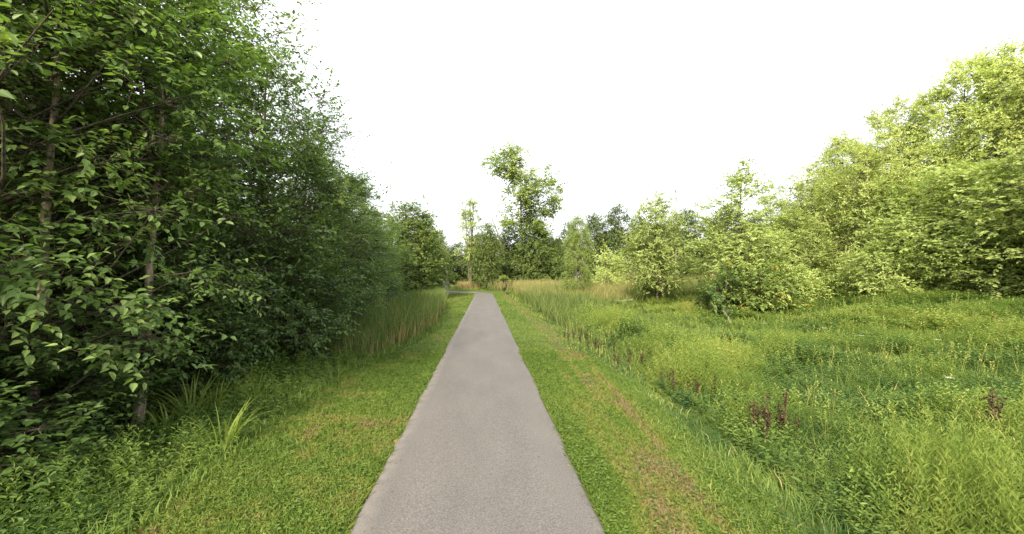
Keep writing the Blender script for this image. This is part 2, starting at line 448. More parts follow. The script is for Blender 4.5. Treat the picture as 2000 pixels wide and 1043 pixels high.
KINDS = {}
def tree_kind(key, seed, H, R, base, nclu, n_tw, K, leaf, lw=.55, trunk_r=.12, lean=(0, 0), pw=.8, qw=.6, rc=.5, twl=.5, wob=.25,
              mat='leaf_mid', bark='bark', stems=1, tpl=LEAF, droop=.25, shell=.45, flat=.6, lop=.25, tint0=.45, turning=0., vis_trunk=True, tspread=.2, lobes=None, side_cut=None, topfrac=.93, fork=.35, upw=1.):
    rng = np.random.default_rng(seed)
    gw, gl = Geo(), Geo()
    trunks = []
    for k in range(stems):
        n = 9; t = np.linspace(0, 1, n)
        off = rng.normal(0, 1, (n, 2)).cumsum(0) * wob * .22; off -= off[0]
        sp = np.array([math.cos(k * 2.4 + seed), math.sin(k * 2.4 + seed)]) * (R * fork if stems > 1 else 0)
        xy = off + np.outer(t, lean) + np.outer(t ** .8, sp)
        z = t * H * topfrac * (1 if k == 0 else rng.uniform(.7, .95))
        r0 = trunk_r * (1 if k == 0 else .75)
        rad = r0 * (1 - t) ** .8 + .012; rad[0] *= 1.35
        P = np.column_stack([xy, z]); P[0, 2] = -.3
        tube(gw, P, rad, 8); trunks.append((P, rad))
    # foliage masses
    cen = []; tt = []
    lob = rng.uniform(0, 6.28, 4)
    while len(cen) < nclu:
        t = rng.random(); r = R * math.sin(math.pi * min(max(t, .02), .985) ** pw) ** qw
        if rng.random() > (r / R) ** 1.3 + .08: continue
        a = rng.uniform(0, 2 * math.pi)
        r *= 1 + lop * (math.sin(2 * a + lob[0] + 3 * t) * .6 + math.sin(3 * a + lob[1] - 6 * t) * .5)
        rho = rng.random() ** shell
        if side_cut and rng.random() < side_cut and rho < .5: continue
        P, rad = trunks[rng.integers(len(trunks))]
        z = base + t * (H - base)
        i = np.interp(z, P[:, 2], np.arange(len(P))); i0 = int(min(i, len(P) - 2)); ax = P[i0, :2] + (P[i0 + 1, :2] - P[i0, :2]) * (i - i0)
        if lobes:
            q = lobes[rng.integers(len(lobes))]; o3 = rng.normal(0, .55, 3) * q[2]
            cpt = np.array([q[0] + o3[0], o3[1] * 1.3, q[1] + o3[2]]); z = cpt[2]; a = math.atan2(cpt[1], cpt[0] + 1e-6); rho = 1; r = math.hypot(cpt[0], cpt[1])
        else: cpt = np.array([ax[0] + math.cos(a) * r * rho, ax[1] + math.sin(a) * r * rho, z])
        cen.append(cpt)
        h0 = max(base * .5 + rng.random() ** 2 * min(.16 * H, max(0, z - base * .5)), z - r * rho * rng.uniform(.25, .7) - .2); h0 = min(h0, P[-1, 2] * .97)
        j = np.interp(h0, P[:, 2], np.arange(len(P))); j0 = int(min(j, len(P) - 2)); st = P[j0] + (P[j0 + 1] - P[j0]) * (j - j0)
        r1 = max(.008, min(np.interp(h0, P[:, 2], rad) * .45, .008 + .009 * np.linalg.norm(cpt - st)))
        m = np.linspace(0, 1, 5)[:, None]
        mid = (st + cpt) / 2 + np.array([0, 0, -.12 * r]) + rng.normal(0, .08 * r + .02, 3)
        Q = st * (1 - m) ** 2 + 2 * mid * m * (1 - m) + cpt * m ** 2
        tube(gw, Q, np.linspace(r1, .006, 5), 4, .5, 1)
        tt.append(norm(np.array([math.cos(a), math.sin(a), .25 + .8 * (t - .5) * 1.2])))
    cen = np.array(cen); tt = np.array(tt)
    rcv = rc * rng.uniform(.7, 1.35, len(cen))
    make_crown(rng, gw, gl, cen, tt, rcv, n_tw, K, twl, leaf, lw, droop, tpl, flat, upw, .004 + trunk_r * .02, tint0, tspread, turning)
    KINDS[key] = (gw.mesh(key + '_wood', [M[bark], M['bark_limb']], True), gl.mesh(key + '_leaves', [M[mat]]), H)

def tree(key, x, y, label, cat='tree', name='leafy_tree', sc=1., H=None, wide=None, rz=0., group=None, parts=('trunk', 'crown')):
    w, l, h0 = KINDS[key]
    z = H / h0 if H else sc
    ww = wide if wide else z
    t = thing(name, label, cat, (x, y, gz(x, y) - .02), rz, (ww, ww, z), group)
    link(parts[0], w, t); link(parts[1], l, t)
    return t

# leafy woodland edge kinds (left)
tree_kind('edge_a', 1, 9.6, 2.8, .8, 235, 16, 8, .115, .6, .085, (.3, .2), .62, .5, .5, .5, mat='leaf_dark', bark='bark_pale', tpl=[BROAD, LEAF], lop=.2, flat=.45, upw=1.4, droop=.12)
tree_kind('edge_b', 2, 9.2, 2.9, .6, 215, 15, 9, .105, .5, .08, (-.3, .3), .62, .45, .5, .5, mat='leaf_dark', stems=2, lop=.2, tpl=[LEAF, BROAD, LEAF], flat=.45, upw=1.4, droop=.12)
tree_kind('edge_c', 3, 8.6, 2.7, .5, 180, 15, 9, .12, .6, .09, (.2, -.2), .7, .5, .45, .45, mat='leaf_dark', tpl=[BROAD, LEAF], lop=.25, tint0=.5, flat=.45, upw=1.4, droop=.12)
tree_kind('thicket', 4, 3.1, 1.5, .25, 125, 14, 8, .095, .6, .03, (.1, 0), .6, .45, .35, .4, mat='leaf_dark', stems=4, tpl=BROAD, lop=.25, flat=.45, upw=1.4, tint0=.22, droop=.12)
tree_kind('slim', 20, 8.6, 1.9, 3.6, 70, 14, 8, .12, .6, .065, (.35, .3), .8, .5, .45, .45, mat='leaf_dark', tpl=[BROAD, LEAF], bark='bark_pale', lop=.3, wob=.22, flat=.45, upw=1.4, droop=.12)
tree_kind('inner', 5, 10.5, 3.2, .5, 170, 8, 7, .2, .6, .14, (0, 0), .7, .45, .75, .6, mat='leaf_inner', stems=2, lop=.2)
# big trees right
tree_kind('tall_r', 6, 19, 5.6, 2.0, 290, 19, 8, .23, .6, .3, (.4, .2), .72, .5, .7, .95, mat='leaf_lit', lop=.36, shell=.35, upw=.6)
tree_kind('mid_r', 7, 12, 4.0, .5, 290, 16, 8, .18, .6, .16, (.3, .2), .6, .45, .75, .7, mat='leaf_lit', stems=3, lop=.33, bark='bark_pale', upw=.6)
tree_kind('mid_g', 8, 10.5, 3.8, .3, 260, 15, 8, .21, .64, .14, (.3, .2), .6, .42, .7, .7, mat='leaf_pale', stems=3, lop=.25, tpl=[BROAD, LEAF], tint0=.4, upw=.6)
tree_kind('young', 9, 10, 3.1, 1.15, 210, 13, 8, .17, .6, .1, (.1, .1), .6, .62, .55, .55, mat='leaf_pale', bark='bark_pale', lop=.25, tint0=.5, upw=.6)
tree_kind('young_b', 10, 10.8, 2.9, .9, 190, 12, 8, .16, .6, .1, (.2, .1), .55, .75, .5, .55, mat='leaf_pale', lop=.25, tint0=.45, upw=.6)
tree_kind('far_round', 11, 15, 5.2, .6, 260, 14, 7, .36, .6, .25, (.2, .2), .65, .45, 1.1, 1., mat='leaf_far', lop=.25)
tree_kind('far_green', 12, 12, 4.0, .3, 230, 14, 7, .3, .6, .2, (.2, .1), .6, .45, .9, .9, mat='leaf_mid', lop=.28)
TL = [((p - 1018) * .095, 2.7 + (540 - q) * .095, rr) for p, q, rr in [(968, 322, 1.3), (985, 342, 1.5), (1003, 300, 1.2), (1008, 330, 1.4), (1012, 362, 1.6), (1040, 350, 1.7), (1062, 368, 2.2), (1080, 388, 1.9), (1048, 398, 2.2), (1022, 398, 1.9), (1002, 418, 1.8), (1030, 425, 2.0), (1058, 420, 1.6), (1040, 455, 2), (1058, 445, 1.5), (1022, 348, 1.8), (1035, 378, 2.2), (1012, 385, 1.8), (1072, 405, 1.8), (1003, 445, 1.6), (996, 350, 1.5), (1000, 322, 1.4), (1018, 440, 1.8)]]
tree_kind('tall_sparse', 13, 26, 6.2, 9.0, 165, 12, 7, .42, .62, .26, (-.8, 0), 1.1, .55, 1.1, 1.2, mat='leaf_airy', bark='bark_pale', vis_trunk=True, lop=.45, shell=.6, wob=.5, tint0=.6, lobes=TL)
tree_kind('feathery', 14, 10, 1.9, .4, 170, 20, 8, .18, .22, .11, (.1, 0), .7, .45, .45, .55, mat='leaf_airy', bark='bark_pale', droop=.7, flat=.8, tint0=.62, tspread=.12)
tree_kind('shrub_mix', 15, 3.6, 2.4, .1, 130, 13, 8, .15, .62, .04, (0, 0), .5, .4, .5, .5, mat='leaf_turning', stems=5, tpl=BROAD, turning=.03, tint0=.45)
tree_kind('shrub_green', 19, 3.8, 2.4, .1, 130, 13, 8, .15, .62, .04, (0, 0), .5, .4, .5, .5, mat='leaf_pale', stems=5, tpl=BROAD, tint0=.45)
tree_kind('shrub_bright', 16, 4.4, 1.9, .2, 50, 10, 8, .24, .45, .05, (0, 0), .6, .5, .45, .8, mat='leaf_pale', stems=5, tint0=.6)
tree_kind('bush_dark', 17, 2.1, 1.0, .1, 40, 10, 8, .13, .6, .03, (0, 0), .6, .4, .3, .35, mat='leaf_mid', stems=3, tpl=BROAD, tint0=.2)
tree_kind('snag_leafy', 18, 17, 2.6, 5.0, 60, 13, 7, .3, .55, .2, (-.3, 0), .8, .5, .8, .9, mat='leaf_pale', bark='bark', stems=3, fork=.35, shell=.6, topfrac=1.0, tint0=.5)

# --- left woodland edge, near to far
LE = [
 ('edge_a', -7.15, 5.9, 9.8, .3, 'leafy tree with a slim pale trunk, tallest at the left edge by the lawn'),
 ('edge_b', -7.6, 8.9, 10.2, 1.9, 'dark leafy tree with twin stems behind the sword-leaved clump'),
 ('edge_a', -7.6, 11.3, 9.9, 4.0, 'tall dark tree whose ragged top shows gaps of white sky'),
 ('edge_c', -7.1, 13.6, 10.4, .9, 'tall green tree at the shoulder of the leafy wall, against the white sky'),
 ('edge_b', -7.2, 16.4, 9.4, 3.3, 'dense green tree behind the near end of the cattails'),
 ('edge_c', -7.6, 19.6, 8.6, 2.0, 'bushy green tree above the leaning log beside the cattails'),
 ('edge_a', -8.0, 23.2, 8.2, 5.2, 'dark rounded tree behind the middle of the left cattail stand'),
 ('edge_c', -8.6, 27.6, 7.9, 4.4, 'mid green tree behind the far half of the left cattails'),
 ('edge_b', -9.0, 32.5, 8.2, .2, 'dark green tree with low boughs beyond the left cattails'),
 ('edge_c', -9.4, 38.5, 8.6, 1.2, 'lighter green tree near the far end of the left wood edge'),
]
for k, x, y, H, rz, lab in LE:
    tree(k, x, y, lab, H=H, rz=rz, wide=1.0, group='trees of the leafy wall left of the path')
x, y = at(800, 47); tree('far_green', x, y, 'sunlit rounded tree where the left wood edge ends', H=hgt(398, 47), wide=.95, rz=2, group='trees of the leafy wall left of the path')
x, y = at(836, 57); tree('far_green', x, y, 'smaller bright tree at the far bend, left of the leaning dead trunk', H=hgt(432, 57), wide=.62, rz=4, group='trees of the leafy wall left of the path')

x, y = at(45, 5.7); tree('slim', x, y, 'slender tree with a pale bent trunk at the far left lawn edge', name='slender_tree', H=9.2, wide=1, rz=0.4)
x, y = at(268, 7.0); tree('slim', x, y, 'slim tree with a leaning brown trunk rising beside the sword-leaved clump', name='slender_tree', H=8.4, wide=1, rz=-.3)
x, y = at(188, 7.6); tree('slim', x, y, 'slim straight grey trunked tree between the pale bent trunk and the leaning brown one', name='slender_tree', H=9.5, wide=1, rz=2.2)
SH = [(-7.15, 6.1, 2.7, 'dense low thicket between the pale bent trunk and the straight grey one'), (-6.9, 8.2, 3.0, 'dense low thicket right of the leaning brown trunk'),
      (-7.6, 7.0, 3.6, 'leafy sapling thicket behind the leaning brown trunk'),
      (-6.5, 9.4, 3.5, 'dark broadleaf thicket behind the sword-leaved plants'),
      (-6.0, 11.9, 3.4, 'dense dark thicket reaching down to the left lawn weeds'),
      (-6.1, 14.3, 3.4, 'dark thicket hanging over the fallen log'),
      (-6.6, 17.2, 3.3, 'leafy thicket directly behind the brown cattail stems'),
      (-6.9, 20.8, 3.2, 'green thicket behind the middle cattails'),
      (-7.3, 25.5, 3.2, 'thicket at the back of the far cattails'),
      (-6.45, 5.45, 1.6, 'low sapling with pale drooping leaves at the left edge of the lawn')]
for i, (x, y, H, lab) in enumerate(SH):
    tree('thicket', x, y, lab, 'shrub', 'thicket_shrub', H=H, rz=i * 1.7, wide=.95 + .1 * (i % 3), group='thicket along the left wood edge', parts=('stem', 'foliage'))
k = 0
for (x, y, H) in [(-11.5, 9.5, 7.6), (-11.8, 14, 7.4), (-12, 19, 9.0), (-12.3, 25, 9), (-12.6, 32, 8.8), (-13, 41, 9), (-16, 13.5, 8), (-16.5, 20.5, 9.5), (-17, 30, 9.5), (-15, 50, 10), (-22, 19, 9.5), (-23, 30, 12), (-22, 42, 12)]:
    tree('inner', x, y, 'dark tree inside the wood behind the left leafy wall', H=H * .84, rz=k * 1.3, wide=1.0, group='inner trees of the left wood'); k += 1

# --- right hand trees
def T(key, px, d, top, lab, wpx=None, name='leafy_tree', cat='tree', rz=0., group=None, parts=('trunk', 'crown'), R0=None):
    x, y = at(px, d); H = hgt(top, d) - gz(x, y)
    wide = None
    if wpx: wide = wpx / 800 * d / (2 * R0)
    return tree(key, x, y, lab, cat, name, H=H, wide=wide, rz=rz, group=group, parts=parts)
gT = 'tall trees of the right hand wood'
T('tall_r', 1655, 47, 262, 'tall tree with a feathery sloping top, farthest of the tall right hand wood', 140, rz=.5, group=gT, R0=5.6)
T('tall_r', 1765, 42, 200, 'tall pale green tree rising between the sloping tree and the highest ones', 165, rz=2.1, group=gT, R0=5.6)
T('tall_r', 1880, 37, 118, 'very tall light green tree near the top right corner, uneven crown', 195, rz=4.0, group=gT, R0=5.6)
T('tall_r', 1990, 33, 78, 'highest tree at the right edge, reaching the top right corner', 215, rz=5.3, group=gT, R0=5.6)
T('tall_r', 2140, 29, 50, 'tall tree cut by the right edge of the view', 250, rz=1.0, group=gT, R0=5.6)
T('young_b', 1508, 35, 368, 'airy young tree between the pointed one and the right hand wood', 105, rz=3.3, R0=2.9)
T('mid_r', 1590, 40, 335, 'yellow green rounded tree at the left end of the right hand wood', 140, rz=1.2, R0=4)
T('mid_r', 1708, 34, 272, 'bright yellow green tree standing above the low round bush', 165, rz=3.0, R0=4)
T('mid_g', 1830, 29, 330, 'grey green large-leaved tree in front of the tall right hand wood', 200, rz=.4, R0=3.8)
T('mid_g', 1945, 25, 300, 'large-leaved green tree with one orange spray near the right edge', 250, rz=2.6, R0=3.8)
T('mid_g', 2110, 21, 270, 'broad large-leaved tree cut by the right edge', 300, rz=4.6, R0=3.8)
T('young_b', 1555, 33, 405, 'slender dark-limbed young tree beside the dark hollow', 130, rz=2.2, R0=2.9)
T('young', 1285, 37, 372, 'young grey green tree with a short visible pale trunk, alone in the meadow', 122, rz=0, R0=3.1)
T('young_b', 1450, 30, 312, 'pointed young tree with a loose airy top behind the turning shrubs', 175, rz=1, R0=2.9)
T('shrub_mix', 1475, 27, 518, 'wide low shrub with scattered orange and yellow leaves', 125, 'shrub', 'shrub', rz=.7, parts=('stem', 'foliage'), R0=2.4)
T('shrub_green', 1545, 29, 520, 'rounded green shrub at the edge of the dark hollow', 110, 'shrub', 'shrub', rz=3.7, parts=('stem', 'foliage'), R0=2.4)
T('bush_dark', 1398, 27, 530, 'small dark green bush left of the orange-leaved shrub', 70, 'shrub', 'shrub', rz=1.7, parts=('stem', 'foliage'), R0=1.0)
T('shrub_green', 1712, 27, 482, 'round yellow green bush in front of the right hand wood', 125, 'shrub', 'shrub', rz=5, parts=('stem', 'foliage'), R0=2.4)
T('shrub_green', 1893, 25, 520, 'low green bush under the large-leaved trees at the right', 85, 'shrub', 'shrub', rz=2, parts=('stem', 'foliage'), R0=2.4)
# dark wood behind
k = 0
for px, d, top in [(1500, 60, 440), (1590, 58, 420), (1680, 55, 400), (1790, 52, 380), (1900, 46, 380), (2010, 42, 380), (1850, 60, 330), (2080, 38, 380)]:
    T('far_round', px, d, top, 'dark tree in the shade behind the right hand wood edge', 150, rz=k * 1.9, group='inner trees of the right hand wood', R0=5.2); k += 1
# --- middle distance
T('feathery', 1126, 42, 418, 'feathery yellow green tree with a pale trunk among the meadow reeds', 50, 'feathery_tree', rz=0, R0=1.9)
T('shrub_bright', 1188, 50, 484, 'bright upright shrub between the feathery tree and the lone young tree', 56, 'shrub', 'shrub', parts=('stem', 'foliage'), R0=1.9)
T('tall_sparse', 1018, 76, 287, 'tallest tree at the path end with a sparse crown and a bare middle trunk', 130.5, rz=0, R0=6.2)
T('far_green', 952, 70, 440, 'pale lit bushy tree right behind the bend of the path', 52, rz=1, R0=4)
T('far_round', 995, 80, 448, 'dark dense tree left of the tall sparse trunk', 62, rz=2, R0=5.2)
T('far_green', 1045, 76, 428, 'dense green tree below the right side of the tall sparse crown', 78, rz=3, R0=4)
T('far_round', 1090, 82, 470, 'low dark tree at the back of the reeds, left of the feathery tree', 50, rz=4, R0=5.2)
bgd = [(1108, 105, 436, 48, 'far tree top just left of the feathery tree'),
       (1160, 92, 420, 70, 'dark far tree directly right of the feathery tree'),
       (1212, 90, 404, 70, 'dark domed far tree behind the bright upright shrub'),
       (1262, 95, 432, 70, 'far tree seen through the lone young tree'),
       (1340, 85, 412, 75, 'far green tree right of the lone young tree'),
       (1382, 80, 428, 60, 'lower far tree beside the pointed young tree'),
       (1420, 90, 405, 80, 'far domed tree behind the pointed young tree'),
       (860, 95, 470, 60, 'dark far tree behind the leaning dead trunk'),
       (900, 100, 476, 60, 'low far tree between the two dead trunks'),
       (930, 96, 468, 50, 'far tree just right of the leafy snag'),
       (835, 88, 468, 60, 'dark far tree at the end of the left wood'),
       (1060, 110, 462, 90, 'far tree behind the dense green tree at the path end'),
       (960, 110, 468, 90, 'far tree behind the pale bushy tree at the bend'),
       (780, 95, 480, 80, 'far tree hidden deep behind the left wood edge'),
       (1490, 88, 420, 80, 'far tree behind the turning shrubs'),
       (1300, 112, 440, 90, 'farthest tree behind the lone young tree')]
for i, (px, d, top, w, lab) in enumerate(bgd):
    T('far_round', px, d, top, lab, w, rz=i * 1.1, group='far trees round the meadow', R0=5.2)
T('far_green', 1355, 52, 505, 'mid distance bush beside the lone young tree', 70, 'shrub', 'shrub', rz=.4, parts=('stem', 'foliage'), R0=4)

# --- dead wood
def dead_tree(px, d, top, label, lean_px, seed, r0=.14, limbs=9, limb_len=2.2, z0=0., bark='bark_dead', start=.45, name='dead_tree', wob=.1):
    rng = np.random.default_rng(seed)
    x, y = at(px, d); H = hgt(top, d) - gz(x, y)
    t = thing(name, label, 'dead tree', (x, y, gz(x, y)))
    g = Geo(); n = 12; s = np.linspace(0, 1, n)
    lean = lean_px / 800 * d
    off = rng.normal(0, wob, (n, 2)).cumsum(0) * .5; off -= off[0]
    P = np.column_stack([lean * s ** 1.2 + off[:, 0], off[:, 1], s * H]); P[0, 2] = -.3
    rad = r0 * (1 - s) ** .7 + .02
    tube(g, P, rad, 7)
    link('trunk', g.mesh('dead_trunk', [M[bark]], True), t)
    for k in range(limbs):
        f = rng.uniform(start, .95); i = f * (n - 1); i0 = int(i); st = P[i0] + (P[min(i0 + 1, n - 1)] - P[i0]) * (i - i0)
        a = rng.uniform(0, 6.28); L = limb_len * (1.2 - f) * rng.uniform(.7, 1.5)
        m = np.linspace(0, 1, 5)[:, None]
        e = st + np.array([math.cos(a) * L * .55, math.sin(a) * L * .55, L * rng.uniform(.5, 1)])
        Q = st + (e - st) * m + np.array([0, 0, -.12 * L]) * np.sin(m * math.pi) + rng.normal(0, .03 * L, (5, 3)) * m
        gg = Geo(); tube(gg, Q, np.linspace(max(rad[i0] * .5, .03), .012, 5), 5)
        tips = Q[rng.integers(2, 5, 4)]
        spikes(gg, tips, tips + rng.normal(0, .22 * L, (4, 3)) + np.array([0, 0, .2 * L]), .015)
        link('limb', gg.mesh('dead_limb', [M[bark]], True), t)
    return t
T('snag_leafy', 918, 72, 385, 'half dead tree with bare grey stems and thin pale leaves', 44, 'dead_tree', 'dead tree', rz=.8, R0=2.2)
dead_tree(921, 71.0, 376, 'bare grey forked snag standing in the half dead leafy tree', -6, 22, .13, 16, 5.5, start=.25, bark='bark')
dead_tree(876, 66, 450, 'leaning grey dead trunk at the bend of the path', -17, 23, .24, 4, 2.2, start=.6)
dead_tree(1000, 79, 392, 'bare dead limb leaning left out of the trees under the tall sparse crown', -52, 24, .2, 5, 3.5, start=.5)
dead_tree(1320, 60, 322, 'thin bare twiggy tree standing above the lone young tree', -2, 25, .11, 9, 5.5, start=.6)

# dead-wood lying in the grass
def log(label, a, b, r, seed, z=.1):
    rng = np.random.default_rng(seed); n = 10
    s = np.linspace(0, 1, n)[:, None]
    a = np.array(a); b = np.array(b)
    P = a + (b - a) * s + rng.normal(0, .05, (n, 3)) * np.sin(s * math.pi)
    base = P[0].copy(); g = Geo()
    tube(g, P - base, np.linspace(r, r * .35, n), 8)
    q = P[rng.integers(3, n, 5)] - base
    spikes(g, q, q + rng.normal(0, .25, (5, 3)) + np.array([0, 0, .2]), r * .25)
    o = link('fallen_log', g.mesh('fallen_log', [M['bark_dead']], True)); o.location = base
    return tag(o, label, 'fallen log')
x1, y1 = at(745, 16.5); x0, y0 = at(570, 10.8)
log('long thin fallen log leaning out of the thicket beside the brown cattails', (x0, y0, gz(x0, y0) + .06), (x1, y1, gz(x1, y1) + .34), .055, 31)
x0, y0 = at(1235, 38); x1, y1 = at(1190, 36)
log('dark fallen branch lying in the meadow left of the lone young tree', (x0, y0, gz(x0, y0) + .62), (x1, y1, gz(x1, y1) + .35), .1, 32)
x0, y0 = at(1425, 21); x1, y1 = at(1412, 23)
log('short pale stick poking out below the orange-leaved shrub', (x0, y0, gz(x0, y0) + .5), (x1, y1, gz(x1, y1) + 1.0), .03, 33)

# vine covered post
def vine_post():
    rng = np.random.default_rng(40)
    x, y = at(986, 57); z = gz(x, y); H = 2.35
    t = thing('vine_post', 'short leaning post wrapped in vine at the path side before the bend', 'post', (x, y, z))
    g = Geo(); P = np.array([(.1, 0, -.2), (.06, 0, .8), (0, 0, 1.6), (-.08, 0, H)])
    tube(g, P, [.13, .12, .11, .1], 8)
    a = P[-1]; g.add([a + np.array(v) for v in [(-.1, -.1, 0), (.1, -.1, 0), (.1, .1, 0), (-.1, .1, 0), (0, 0, .1)]], [(0, 1, 4), (1, 2, 4), (2, 3, 4), (3, 0, 4)])
    link('post', g.mesh('post_wood', [M['bark']], True), t)
    g = Geo(); n = 260
    h = rng.uniform(.1, H - .3, n); a = h * 5 + rng.normal(0, .5, n)
    c = np.stack([np.interp(h, P[:, 2], P[:, 0]) + np.cos(a) * .17, np.sin(a) * .17, h], 1)
    dd = np.stack([np.cos(a), np.sin(a), rng.uniform(-.6, .1, n)], 1)
    put(g, BROAD, c, norm(dd), np.tile([0, 0, 1.], (n, 1)) + rng.normal(0, .3, (n, 3)), .16, .13, rng.uniform(.0, .45, n))
    link('vine', g.mesh('vine_leaves', [M['leaf_mid']]), t)
    g = Geo(); n = 420
    c = np.array([-.15, 0, H + .05]) + rng.normal(0, 1, (n, 3)) * np.array([.33, .25, .12]); c[:, 2] -= .5 * np.abs(c[:, 0] + .15) ** 1.5
    put(g, BROAD, c, norm(rng.normal(0, 1, (n, 3)) + np.array([0, 0, -.2])), np.tile([0, 0, 1.], (n, 1)) + rng.normal(0, .4, (n, 3)), .2, .15, rng.uniform(.4, .95, n))
    link('vine_top', g.mesh('vine_top_leaves', [M['leaf_mid']]), t)
vine_post()

def plain(name, col, rough=.5, metal=0.):
    m, t, N, L = new_mat(name); o = N.new("ShaderNodeOutputMaterial"); p = N.new("ShaderNodeBsdfPrincipled")
    n = N.new("ShaderNodeTexNoise"); n.inputs['Scale'].default_value = 12; n.inputs['Detail'].default_value = 5
    r = N.new("ShaderNodeValToRGB"); r.color_ramp.elements[0].color = (*[c * .8 for c in col], 1); r.color_ramp.elements[1].color = (*[min(1, c * 1.15) for c in col], 1)
    L.new(n.outputs[0], r.inputs[0]); L.new(r.outputs[0], p.inputs['Base Color'])
    p.inputs['Roughness'].default_value = rough; p.inputs['Metallic'].default_value = metal
    L.new(p.outputs[0], o.inputs[0]); return m
def box(g, c, s, bev=.02):
    x, y, z = [v / 2 for v in s]; b = bev
    ring = [(x - b, -y), (x, -y + b), (x, y - b), (x - b, y), (-x + b, y), (-x, y - b), (-x, -y + b), (-x + b, -y)]
    v = [(a + c[0], d + c[1], c[2] - z) for a, d in ring] + [(a + c[0], d + c[1], c[2] + z) for a, d in ring]
    g.add(v, [(i, (i + 1) % 8, 8 + (i + 1) % 8, 8 + i) for i in range(8)])
    k = g.n - 16
    g.f.append(np.array([[k + 7 - i for i in range(8)], [k + 8 + i for i in range(8)]])); g.m.append(0)
    g.v.append(np.zeros((0, 3), np.float32)); g.t.append(np.zeros(0, np.float32))
def far_box():
    x, y = at(868, 68.5); z = gz(x, y)
    t = thing('litter_bin', 'small blue grey box on dark legs beside the far arm of the path', 'litter bin', (x, y, z))
    g = Geo(); box(g, (0, 0, .95), (.5, .45, .75)); link('bin_body', g.mesh('bin_body', [plain('paint_blue_grey', (.16, .25, .3), .45)]), t)
    g = Geo(); box(g, (-.06, 0, 1.36), (.42, .4, .09)); link('lid', g.mesh('bin_lid', [plain('paint_pale', (.6, .62, .6), .4)]), t)
    dm = plain('metal_dark', (.03, .03, .032), .5)
    for sx in (-1, 1):
        for sy in (-1, 1):
            g = Geo(); box(g, (sx * .18, sy * .15, .28), (.06, .06, .62), .01); link('leg', g.mesh('bin_leg', [dm]), t)
far_box()

# ------------------------------------------------------------------ ground plants
def fan(rng, n, dmin, dmax, a0, a1, power=1.0):
    """points in a fan before the camera; area density falls as 1/d^power"""
    d = (dmin ** (2 - power) + rng.random(n) * (dmax ** (2 - power) - dmin ** (2 - power))) ** (1 / (2 - power))
    a = rng.uniform(a0, a1, n)
    return d * np.sin(a), d * np.cos(a), d

LX = np.array([0, 4, 6.5, 8, 11, 14, 16, 20, 26, 33, 45, 55, 62]); LV = np.array([3.4, 3.6, 3.75, 3.8, 3.8, 3.1, 2.75, 2.4, 2.7, 3.1, 4.6, 6.2, 9])
def left_edge(y): return -np.interp(y, LX, LV)
def right_edge(y): return 2.4 + .6 * sstep(3.5, 11, y) + .35 * np.sin(np.asarray(y) * .35) * .3 + .1 * sstep(5, 20, y)

def xyz(x, y, dz=0): return np.stack([x, y, ground(x, y) + dz], 1)
def hdir(rng, n):
    a = rng.uniform(0, 6.283, n); return np.stack([np.cos(a), np.sin(a), a * 0], 1)

def lawn_cond(x, y):
    creep = .1 * noise2(x, y, .13, 23) * noise2(x, y, .9, 24)
    onp = (x > PATH_L - .03 + creep) & (x < PATH_R + .03 - creep)
    jl = left_edge(y) - .25 + .5 * noise2(x, y, .8, 21); jr = right_edge(y) + .6 + .5 * (noise2(x, y, .8, 22) - .3)
    strip = (~onp) & (x > jl) & (x < jr) & (y < 63 + 0 * x)
    # round the inside of the bend
    R = 7.5; cx = (PATH_L + PATH_R) / 2 - R
    return strip & ~((y > 58) & (np.hypot(x - cx, y - 58) > R - 1.25) & (x > cx)) 

